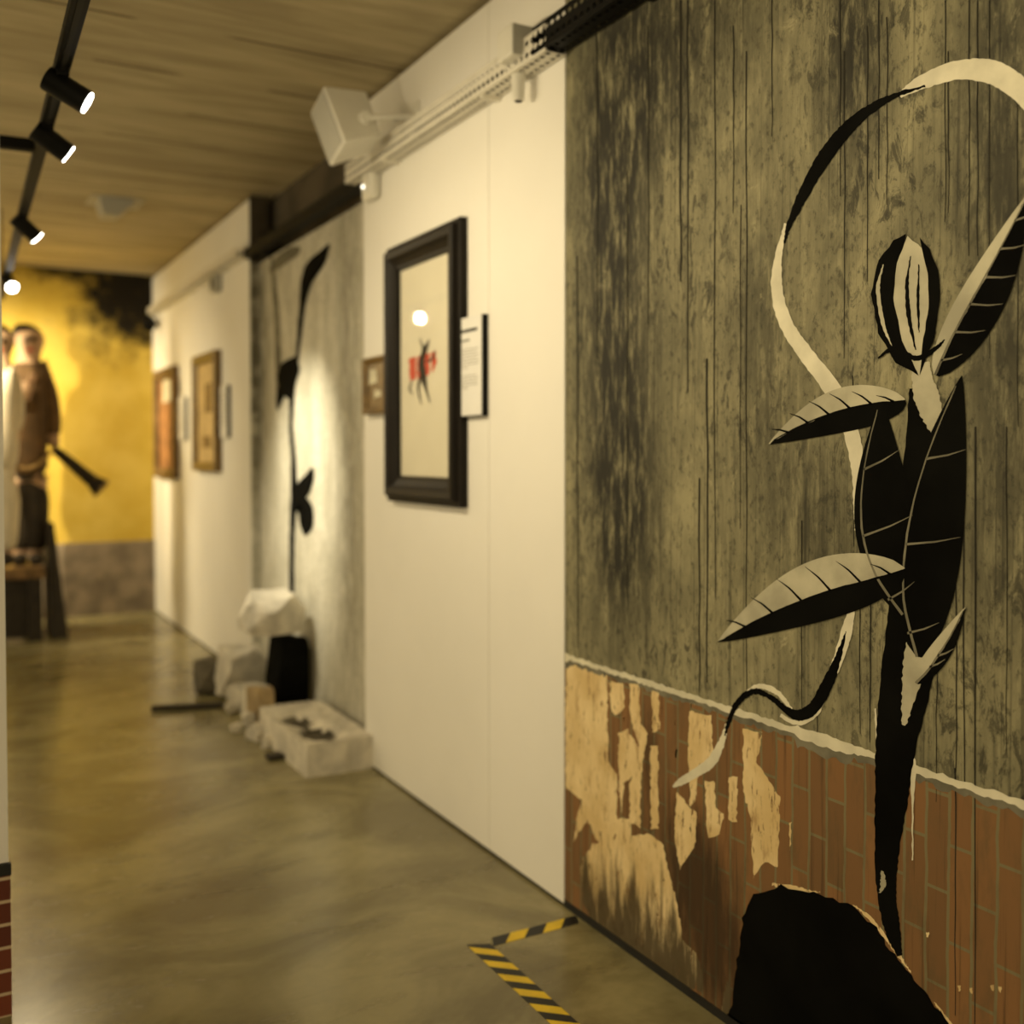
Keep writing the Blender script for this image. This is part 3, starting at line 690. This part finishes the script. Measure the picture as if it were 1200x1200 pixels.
bm = bmesh.new(); molding(bm, f0, f1, fz0, fz1, [(0, 0), (0, -.030), (.006, -.036), (.022, -.036), (.026, FX), (.034, FX - .006), (.058, FX - .002), (.074, FX + .012), (fw - .01, -.030), (fw, -.028), (fw, -.008)])
build('frame', bm, 'black_frame', fr)
bm = bmesh.new(); molding(bm, f0 + fw - .004, f1 - fw + .004, fz0 + fw - .004, fz1 - fw + .004, [(0, -.020), (0, -.026), (.010, -.026), (.014, -.014)]); build('inner_slip', bm, 'black_frame', fr)
pp = build('paper', bx((-.014, f0 + fw - .01, fz0 + fw - .01), (-.006, f1 - fw + .01, fz1 - fw + .01)), 'paper', fr)
def fp(px, py): p = onX(px, py, -.016); return (p.y, p.z)
bm = bmesh.new()
for i, q in enumerate([[(479,420),(487,418),(487,445),(480,446)], [(489,418),(492,417),(493,444),(489,444)], [(497,416),(503,414),(503,440),(498,441)], [(505,413),(511,412),(511,426),(506,438)]]):
    wall_poly(bm, [fp(*a) for a in rag(q, .7, 3, i)], -.0155)
build('red_blocks', bm, 'red_ink', fr)
bm = bmesh.new()
for i, c in enumerate([[(503,398,.5),(498,410,2.5),(494,425,3.5),(496,440,3.5),(499,455,1.5),(504,472,.5)], [(492,396,.4),(496,410,1.2),(497,420,1)], [(494,440,1.5),(490,455,1.2),(494,474,.4)], [(483,446,.6),(480,456,1),(484,462,.4)], [(499,425,1),(507,420,1.2),(510,410,.4)]]):
    fill_strip(bm, [fp(*a) for a in ribbon(c, 6, .2, i)], -.0165)
build('black_sprig', bm, 'ink', fr)
build('glass', bx((-.0215, f0 + fw - .006, fz0 + fw - .006), (-.0195, f1 - fw + .006, fz1 - fw + .006)), 'glass', fr)

# text panel to its right
t0 = onX(566, 430, -.022).y; t1 = onX(538, 430, -.022).y; tz0 = onX(553, 488, -.022).z; tz1 = onX(553, 371, -.022).z
tp = thing('text_panel', 'white text panel with a black backing to the right of the black frame', 'sign', (0, t0, tz0))
build('backing', bx((-.024, t0, tz0), (0, t1, tz1)), 'black_metal', tp)
build('face', bx((-.027, t0 + .003, tz0 + .004), (-.024, t1, tz1)), 'panel_white', tp)
bm = bmesh.new(); rnd = random.Random(8); W_ = t1 - t0
z = tz1 - .045; box(bm, (-.0275, t0 + W_ * .18, z - .012), (-.027, t1 - W_ * .1, z)); z -= .055
box(bm, (-.0275, t0 + W_ * .5, z + .010), (-.027, t1 - W_ * .1, z + .016))
build('title_text', bm, 'ink', tp)
bm = bmesh.new()
for g in (7, 5):
    z -= .02
    for k in range(g):
        box(bm, (-.0275, t0 + W_ * (.12 + (rnd.uniform(0, .1) if k < g - 1 else .45)), z - .004), (-.027, t1 - W_ * .1, z)); z -= .0115
build('body_text', bm, 'grey_ink', tp)

# small gilded picture behind the frame
g0 = onX(452, 450, -.03).y; g1 = onX(426, 450, -.03).y; gz0 = onX(440, 485, -.03).z; gz1 = onX(440, 418, -.03).z
def small_frame(label, y0, y1, z0, z1, w, matf, matc, dep=.035, marks=None, group=None):
    t = thing('framed_picture', label, 'picture', (0, y0, z0), group)
    bm = bmesh.new(); molding(bm, y0, y1, z0, z1, [(0, 0), (0, -dep), (w * .25, -dep - .006), (w * .8, -dep + .004), (w, -dep + .014), (w, -.006)]); build('frame', bm, matf, t)
    build('canvas', bx((-.018, y0 + w - .003, z0 + w - .003), (-.008, y1 - w + .003, z1 - w + .003)), matc, t)
    if marks:
        bm = bmesh.new()
        for (a, b, c_, d_) in marks:
            wall_poly(bm, rag([(y0 + (y1 - y0) * a, z0 + (z1 - z0) * b), (y0 + (y1 - y0) * c_, z0 + (z1 - z0) * b), (y0 + (y1 - y0) * c_, z0 + (z1 - z0) * d_), (y0 + (y1 - y0) * a, z0 + (z1 - z0) * d_)], .008, .04, 3), -.0187)
        build('painted_marks', bm, 'brown_wood' if matc == 'cream_canvas' else 'paint_white', t)
    return t
small_frame('small gold picture partly hidden behind the left edge of the black frame', g0, g1, gz0, gz1, .03, 'gold', 'gold', marks=[(.3, .3, .6, .42), (.5, .55, .85, .8)])
y0, y1 = onX(255, 480, -.03).y, onX(228, 480, -.03).y
small_frame('tan picture in a wooden frame, nearer of the two far pictures', y0, y1, onX(240, 552, -.03).z, onX(240, 415, -.03).z, .07, 'gold', 'cream_canvas', .05, [(.35, .2, .7, .3), (.3, .5, .6, .75)])
y0, y1 = onX(206, 500, -.03).y, onX(183, 500, -.03).y
small_frame('brown and orange picture in a dark wooden frame, farther of the two', y0, y1, onX(195, 560, -.03).z, onX(195, 432, -.03).z, .09, 'brown_wood', 'orange_canvas', .055, [(.3, .7, .7, .9)])
for lab, a, b, c_, d_ in (('thin white text panel beside the nearer far picture', 267, 259, 452, 513), ('narrow grey text panel beside the farther far picture', 217, 210, 466, 516)):
    y0, y1 = onX(a, 480, -.02).y, onX(b, 480, -.02).y; z0, z1 = onX((a + b) / 2, d_, -.02).z, onX((a + b) / 2, c_, -.02).z
    t = thing('text_panel', lab, 'sign', (0, y0, z0))
    build('backing', bx((-.022, y0, z0), (0, y1, z1)), 'black_metal', t); build('face', bx((-.025, y0 + .01, z0), (-.022, y1, z1)), 'panel_white', t)
    bm = bmesh.new()
    for k in range(8): box(bm, (-.0255, y0 + .04, z1 - .06 - k * .03), (-.025, y1 - .03, z1 - .05 - k * .03))
    build('body_text', bm, 'grey_ink', t)

# ------------------------------------------------------------------ hazard tape
def tape(label, p, q, w, sgn, n, group=None):
    p, q = Vector(p), Vector(q); d = (q - p); L = d.length; d.normalize(); s = Vector((-d.y, d.x, 0))
    bm = bmesh.new(); st = L / n; sh = w * .9 * sgn
    def cut(k, side):
        t = k * st + (sh if side > 0 else -sh) * .5
        return p + d * min(max(t, 0), L) + s * (w / 2 * side)
    for k in range(n):
        f = bm.faces.new([bm.verts.new(v + Vector((0, 0, .0012))) for v in (cut(k, -1), cut(k + 1, -1), cut(k + 1, 1), cut(k, 1))])
        f.material_index = k % 2
        f.normal_update()
        if f.normal.z < 0: f.normal_flip()
    bmesh.ops.solidify(bm, geom=bm.faces[:], thickness=.0011)
    return tag(build('hazard_tape', bm, ['tape_black', 'tape_yellow'], None), label, 'tape', group)
c = onZ(573, 1118, 0); d = onZ(660, 1205, 0)
a = onZ(572, 1116, 0); b = onZ(668, 1080, 0)
tape('short strip of yellow and black hazard tape reaching the white wall corner', (c.x + .034, b.y, 0), (-.0, b.y, 0), .050, 1, 5)
tape('long strip of yellow and black hazard tape along the near mural', (c.x, b.y + .022, 0), (d.x, -.8, 0), .066, 1, 78)
e = onZ(2, 1197, 0)
tape('scrap of hazard tape at the foot of the left brick corner', (e.x - .3, pc.y - .05, 0), (pc.x - .03, pc.y - .05, 0), .05, 1, 5)

# ------------------------------------------------------------------ rubble in front of the recessed mural
def chunk(name, label, c, size, seed, mat='rubble', rot=0.0, group='rubble under the recessed mural', cuts=14, tilt=(0, 0)):
    rnd = random.Random(seed); bm = bmesh.new()
    bmesh.ops.create_cube(bm, size=2.0)
    for k in range(cuts):
        n = Vector((rnd.gauss(0, 1), rnd.gauss(0, 1), rnd.gauss(0, 1))).normalized()
        off = rnd.uniform(.88, 1.22)
        g = bmesh.ops.bisect_plane(bm, geom=bm.verts[:] + bm.edges[:] + bm.faces[:], plane_co=n * off, plane_no=n, clear_outer=True)
        es = [x for x in g['geom_cut'] if isinstance(x, bmesh.types.BMEdge)]
        if es: bmesh.ops.contextual_create(bm, geom=es)
    bmesh.ops.triangulate(bm, faces=bm.faces[:])
    bmesh.ops.subdivide_edges(bm, edges=bm.edges[:], cuts=1, use_grid_fill=True)
    for v in bm.verts:
        v.co += Vector((rnd.uniform(-1, 1), rnd.uniform(-1, 1), rnd.uniform(-1, 1))) * .045
    m = Euler((tilt[0], tilt[1], rot)).to_matrix()
    for v in bm.verts: v.co = m @ Vector((v.co.x * size[0] / 2, v.co.y * size[1] / 2, v.co.z * size[2] / 2))
    lowest = min(v.co.z for v in bm.verts); hi = max(v.co.z for v in bm.verts)
    for v in bm.verts: v.co += Vector((c[0], c[1], c[2] - lowest))
    bmesh.ops.recalc_face_normals(bm, faces=bm.faces[:])
    tag(build(name, bm, mat), label, 'rubble', group)
    return c[2] + hi - lowest
def fl_(px, py): return onZ(px, py, 0)
# big cast block with a broken hollow top
pA = fl_(428, 904); pB = fl_(356, 910); pFar = fl_(330, 850)
bw = .33; bl_ = .80; bh = .16
bt = thing('concrete_block', 'long pale concrete block with a broken sooty hollow in its top', 'block', (0, pA.y, 0))
x1 = 0.005 + .0; x0 = x1 - bw; yA = pA.y + .03; yB = yA + bl_
bm = bmesh.new(); rnd = random.Random(2)
NX, NY = 9, 18; top = {}
def hollow(i, j):
    u, v = i / NX, j / NY
    a = math.exp(-(((u - .42) / .26) ** 2 + ((v - .30) / .16) ** 2)) + .9 * math.exp(-(((u - .36) / .22) ** 2 + ((v - .66) / .13) ** 2))
    return a
for i in range(NX + 1):
    for j in range(NY + 1):
        edge = i in (0, NX) or j in (0, NY)
        z = bh - (.07 * hollow(i, j) + (0 if edge else rnd.uniform(0, .012)))
        top[i, j] = bm.verts.new((x0 + bw * i / NX + rnd.uniform(-.006, .006), yA + bl_ * j / NY + rnd.uniform(-.006, .006), z))
for i in range(NX):
    for j in range(NY):
        f = bm.faces.new((top[i, j], top[i + 1, j], top[i + 1, j + 1], top[i, j + 1]))
        if hollow(i + .5, j + .5) > .38: f.material_index = 1
ring = [(i, 0) for i in range(NX)] + [(NX, j) for j in range(NY)] + [(i, NY) for i in range(NX, 0, -1)] + [(0, j) for j in range(NY, 0, -1)]
low = [bm.verts.new((top[k].co.x, top[k].co.y, 0)) for k in ring]
for k in range(len(ring)):
    bm.faces.new((top[ring[k]], low[k], low[(k + 1) % len(ring)], top[ring[(k + 1) % len(ring)]]))
bm.faces.new(low[::-1]); bmesh.ops.recalc_face_normals(bm, faces=bm.faces[:])
blk = build('body', bm, ['rubble', 'rubble_dark'], bt)
bm = bmesh.new()
for k in range(6):
    y_ = yA + .12 + k * .1; tube(bm, (x0 + .1, y_, bh - .035), (x0 + .22, y_ + .03, bh - .04), .008, seg=8)
build('rebar', bm, 'rubble_dark', bt)

G = 'rubble under the recessed mural'
def at(px, py, z=0): return onZ(px, py, z)
p = at(330, 888); tag(build('wood_scrap', bx((p.x - .07, p.y - .03, 0), (p.x + .055, p.y + .05, .022)), 'dark_wood', bevel=.004), 'flat dark scrap on the floor left of the long concrete block', 'scrap')
pa, pb = at(178, 833), at(262, 829)
bm = bmesh.new(); L = (pb - pa).length; box(bm, (-L / 2, -.03, 0), (L / 2, .03, .03), mtx=Matrix.Translation((pa + pb) / 2) @ Matrix.Rotation(math.atan2(pb.y - pa.y, pb.x - pa.x), 4, 'Z'))
tag(build('wood_plank', bm, 'dark_wood', bevel=.004), 'thin dark plank lying out across the floor from the rubble', 'plank')
def wallp(px, py, d): return onX(px, py, XR - d)
p = at(254, 815); chunk('concrete_chunk', 'dark sooty chunk at the far left end of the rubble', (p.x, p.y + .1, 0), (.24, .22, .21), 3, 'rubble_dark', .3, G)
p = at(290, 830); h1 = chunk('concrete_chunk', 'low pale chunk at the front left of the rubble beside the plank', (p.x, p.y + .05, 0), (.20, .15, .13), 5, 'rubble', .8, G)
p = at(316, 846); h2 = chunk('concrete_chunk', 'squarish grey chunk touching the far end of the long block', (p.x, p.y + .10, 0), (.20, .17, .19), 8, 'rubble', .2, G, 8)
q = wallp(338, 800, .13); hb = chunk('concrete_chunk', 'black sooty chunk against the wall under the topmost pale boulder', (q.x, q.y, 0), (.20, .22, .46), 13, 'paint_black', .1, G, 7)
q2 = wallp(330, 740, .13); chunk('concrete_chunk', 'topmost pale boulder of the rubble pile below the painted stem', (q.x - .09, q.y, hb), (.25, .27, .25), 17, 'rubble', .5, G, 18, (.12, -.1))
p = at(300, 818); h3 = chunk('concrete_chunk', 'pale slab standing in the middle of the rubble below the boulder', (p.x - .05, p.y + .10, 0), (.30, .17, .30), 19, 'rubble', .35, G, 9, (.1, .1))
p = at(338, 838); chunk('brick_fragment', 'tan brick fragment against the black chunk below the boulder', (q.x - .17, q.y - .06, 0), (.10, .16, .20), 23, 'rubble_tan', .3, G, 8)
for k, (px, py, s, lab) in enumerate([(272, 836, .06, 'small pale flake on the floor beside the plank'), (294, 850, .07, 'small pale stone in front of the rubble pile'),
                                      (302, 866, .08, 'small pale stone left of the long block'), (276, 858, .045, 'tiny pale stone farthest out in front of the pile'), (316, 876, .06, 'small pale stone at the corner of the long block')]):
    p = at(px, py); chunk('rubble_stone', lab, (p.x, p.y, 0), (s * 1.2, s, s), 40 + k, 'rubble', k, G, 10)

# ------------------------------------------------------------------ figures at the end
def skin(name, mats, verts, edges, parent, sub=2, root=0):
    me = bpy.data.meshes.new(name); me.from_pydata([v[:3] for v in verts], edges, []); me.update()
    o = bpy.data.objects.new(name, me); COL.objects.link(o)
    md = o.modifiers.new('k', 'SKIN'); md.use_smooth_shade = True
    sv = me.skin_vertices[0].data
    for i, v in enumerate(verts):
        sv[i].radius = (v[3], v[4] if len(v) > 4 else v[3]); sv[i].use_root = (i == root)
    s = o.modifiers.new('s', 'SUBSURF'); s.levels = sub; s.render_levels = sub
    dg = bpy.context.evaluated_depsgraph_get(); dg.update()
    m2 = bpy.data.meshes.new_from_object(o.evaluated_get(dg)); m2.name = name
    for p in m2.polygons: p.use_smooth = True
    bpy.data.objects.remove(o); bpy.data.meshes.remove(me)
    m2.materials.clear()
    return link(name, m2, mats, parent)
YF = 9.3
bz = onY(40, 660, YF).z                     # bench top
def fpx(px, py, dyy=0.0): return onY(px, py, YF + dyy)
k = (fpx(100, 500) - fpx(0, 500)).length / 100   # metres per pixel at that distance
bn = thing('bench', 'dark wooden bench under the statues at the corridor end', 'bench', (fpx(0, 700).x, YF, 0))
xl, xr = fpx(-75, 700).x, fpx(49, 700).x
build('top', bx((xl, YF - .35, bz - .09), (xr, YF + .35, bz)), 'brown_wood', bn, bevel=.01)
for sx in (xl + .05, xr - .07):
    for sy in (-.32, .26): build('leg', bx((sx - .05, YF + sy, 0), (sx + .05, YF + sy + .08, bz - .09)), 'dark_wood', bn, bevel=.005)
build('panel', bx((xl + .1, YF - .26, .03), (xr - .12, YF - .23, bz - .09)), 'dark_wood', bn)
# dark board leaning on the bench end
bm = bmesh.new(); q0, q1 = fpx(44, 612).z, 0.0
xa, xb2 = xr + .03, fpx(76, 725).x
vs = [bm.verts.new(v) for v in [(xa, YF - .2, q0), (xa + .05, YF - .2, q0), (xb2, YF - .3, 0), (xa + .02, YF - .3, 0), (xa, YF + .25, q0), (xa + .05, YF + .25, q0), (xb2, YF + .35, 0), (xa + .02, YF + .35, 0)]]
for f in ((0, 1, 2, 3), (7, 6, 5, 4), (0, 4, 5, 1), (1, 5, 6, 2), (2, 6, 7, 3), (3, 7, 4, 0)): bm.faces.new([vs[i] for i in f])
bmesh.ops.recalc_face_normals(bm, faces=bm.faces[:])
tag(build('wedge_board', bm, 'dark_wood', bevel=.006), 'dark wedge-shaped board leaning at the right end of the bench', 'board')

def statue(label, cx, mats, pose, dyy):
    coat, legs, skn, hr = mats
    o0 = fpx(cx, 660, dyy); t = thing('statue', label, 'statue', (o0.x, o0.y, bz))
    def P(px, py, r, r2=None, d=0.0):
        v = fpx(cx + px, py, dyy + d); v = Vector((v.x, v.y - 0, v.z)); return (v.x, v.y, v.z, r, r2 if r2 else r)
    # one continuous body from feet to neck and head
    V = [P(0, 545, .20, .16), P(-1, 505, .17, .14), P(0, 465, .20, .15), P(0, 441, .17, .13), P(0, 428, .085), P(1, 416, .085), P(2, 400, .12, .13), P(2, 386, .105, .115)]
    E = [(0, 1), (1, 2), (2, 3), (3, 4), (4, 5), (5, 6), (6, 7)]
    for s in (-1, 1):
        b = len(V); V += [P(s * 8, 560, .125), P(s * 9, 600, .095), P(s * 9, 620, .085), P(s * 9, 645, .06), P(s * 9, 655, .055), P(s * 11, 657, .045, .04, -.16)]
        E += [(0, b), (b, b + 1), (b + 1, b + 2), (b + 2, b + 3), (b + 3, b + 4), (b + 4, b + 5)]
    for arm in pose:
        b = len(V); V += [P(*q) for q in arm]; E += [(3, b)] + [(b + i, b + i + 1) for i in range(len(arm) - 1)]
    skin('body', skn, V, E, t)
    # clothes follow the body
    cv = [P(0, 562, .215, .175), P(-1, 505, .19, .16), P(0, 465, .215, .17), P(0, 441, .18, .145), P(0, 431, .10, .10)]; ce = [(0, 1), (1, 2), (2, 3), (3, 4)]
    for arm in pose:
        b = len(cv); cv += [P(q[0], q[1], q[2] * 1.22, None, q[4] if len(q) > 4 else 0) for q in arm[:4]]; ce += [(3, b), (b, b + 1), (b + 1, b + 2), (b + 2, b + 3)]
    skin('jacket', coat, cv, ce, t)
    tv = [P(0, 526, .175, .14), P(0, 545, .205, .165)]; te = []
    for s in (-1, 1):
        b = len(tv); te += [(0, 1)] if s < 0 else []; tv += [P(s * 8, 562, .135), P(s * 9, 600, .11), P(s * 9, 625, .10), P(s * 9, 648, .09)]; te += [(1, b), (b, b + 1), (b + 1, b + 2), (b + 2, b + 3)]
    skin('trousers', legs, tv, te, t)
    for s in (-1, 1):
        skin('shoe', 'dark_cloth', [P(s * 9, 655, .07), P(s * 10, 656, .065, .05, -.1), P(s * 11, 657, .055, .04, -.2)], [(0, 1), (1, 2)], t)
    hv = [P(1, 383, .125, .13, .015), P(-2, 393, .125, .125, .07), P(-3, 408, .08, .09, .08)]
    skin('hair', hr, hv, [(0, 1), (1, 2)], t)
    for s in (-1, 1):
        e = fpx(cx + 2 + s * 4, 398, dyy - .118); bm = bmesh.new(); bmesh.ops.create_uvsphere(bm, u_segments=10, v_segments=8, radius=.022, matrix=Matrix.Translation(e)); build('eye', bm, 'hair', t, True)
    n0, n1 = fpx(cx + 3, 398, dyy - .12), fpx(cx + 3, 405, dyy - .15); bm = bmesh.new(); tube(bm, n0, n1, .014, .024, 10); build('nose', bm, skn, t, True, .004)
    m0, m1 = fpx(cx - 1, 410, dyy - .105), fpx(cx + 6, 410, dyy - .105); bm = bmesh.new(); tube(bm, m0, m1, .012, .012, 10); build('mouth', bm, 'red_ink', t, True, .003)
    return t, P
def hand(t, P, wrist, dirs, mat):
    for (dx, dy_, dd) in dirs:
        w = wrist; V = [P(w[0], w[1], .022), P(w[0] + dx * .5, w[1] + dy_ * .5, .018, None, dd * .6), P(w[0] + dx, w[1] + dy_, .014, None, dd)]
        skin('finger', mat, V, [(0, 1), (1, 2)], t, 1)
armA = [(14, 434, .10), (22, 462, .082), (27, 490, .072), (29, 512, .055), (31, 526, .055)]
armB = [(-12, 436, .095), (-16, 468, .08), (-10, 484, .07, None, -.1), (-4, 462, .05, None, -.25), (2, 446, .045, None, -.3)]
tA, PA = statue('painted statue in brown jacket holding a dark horn, standing on the bench', 33, ('brown_cloth', 'dark_cloth', 'skin', 'hair'), [armA, armB], 0)
hand(tA, PA, (31, 527), [(5, 3, -.06), (6, 1, -.05), (4, 5, -.05), (3, 6, -.03), (5, 0, .03)], 'skin')
hand(tA, PA, (2, 446), [(5, -6, -.34), (6, -4, -.33), (6, -2, -.32), (4, -7, -.31), (1, -6, -.36)], 'skin')
b0, b1 = fpx(62, 525, -.08), fpx(118, 572, -.08)
hn = thing('horn', 'long dark horn held low in the right hand of the brown statue', 'horn', b0)
bm = bmesh.new(); m_ = b0.lerp(b1, .82); tube(bm, b0, m_, .035, .055, 18); tube(bm, m_, b1, .055, .085, 18, True); build('tube', bm, 'dark_cloth', hn, True)
bm = bmesh.new(); dv = (b1 - b0).normalized(); tube(bm, b1 - dv * .01, b1 + dv * .012, .088, .088, 18); build('rim', bm, 'gold', hn)
pts = [fpx(*q, -.2) for q in catmull([(22, 548), (34, 549), (46, 543), (56, 534), (64, 526)], 5)]
bm = bmesh.new(); polyline_tube(bm, pts, .014); tag(build('cord', bm, 'rope'), 'tan cord looping from the brown statue to its horn', 'cord')
armC = [(12, 436, .10), (17, 462, .085), (19, 488, .07), (18, 510, .055), (18, 524, .05)]
armD = [(-13, 436, .10), (-18, 462, .085), (-20, 488, .07), (-19, 510, .055), (-19, 524, .05)]
tB, PB = statue('pale clothed statue at the left end of the bench beside the brown one', -3, ('pale_cloth', 'pale_cloth', 'skin', 'hair'), [armC, armD], -.62)
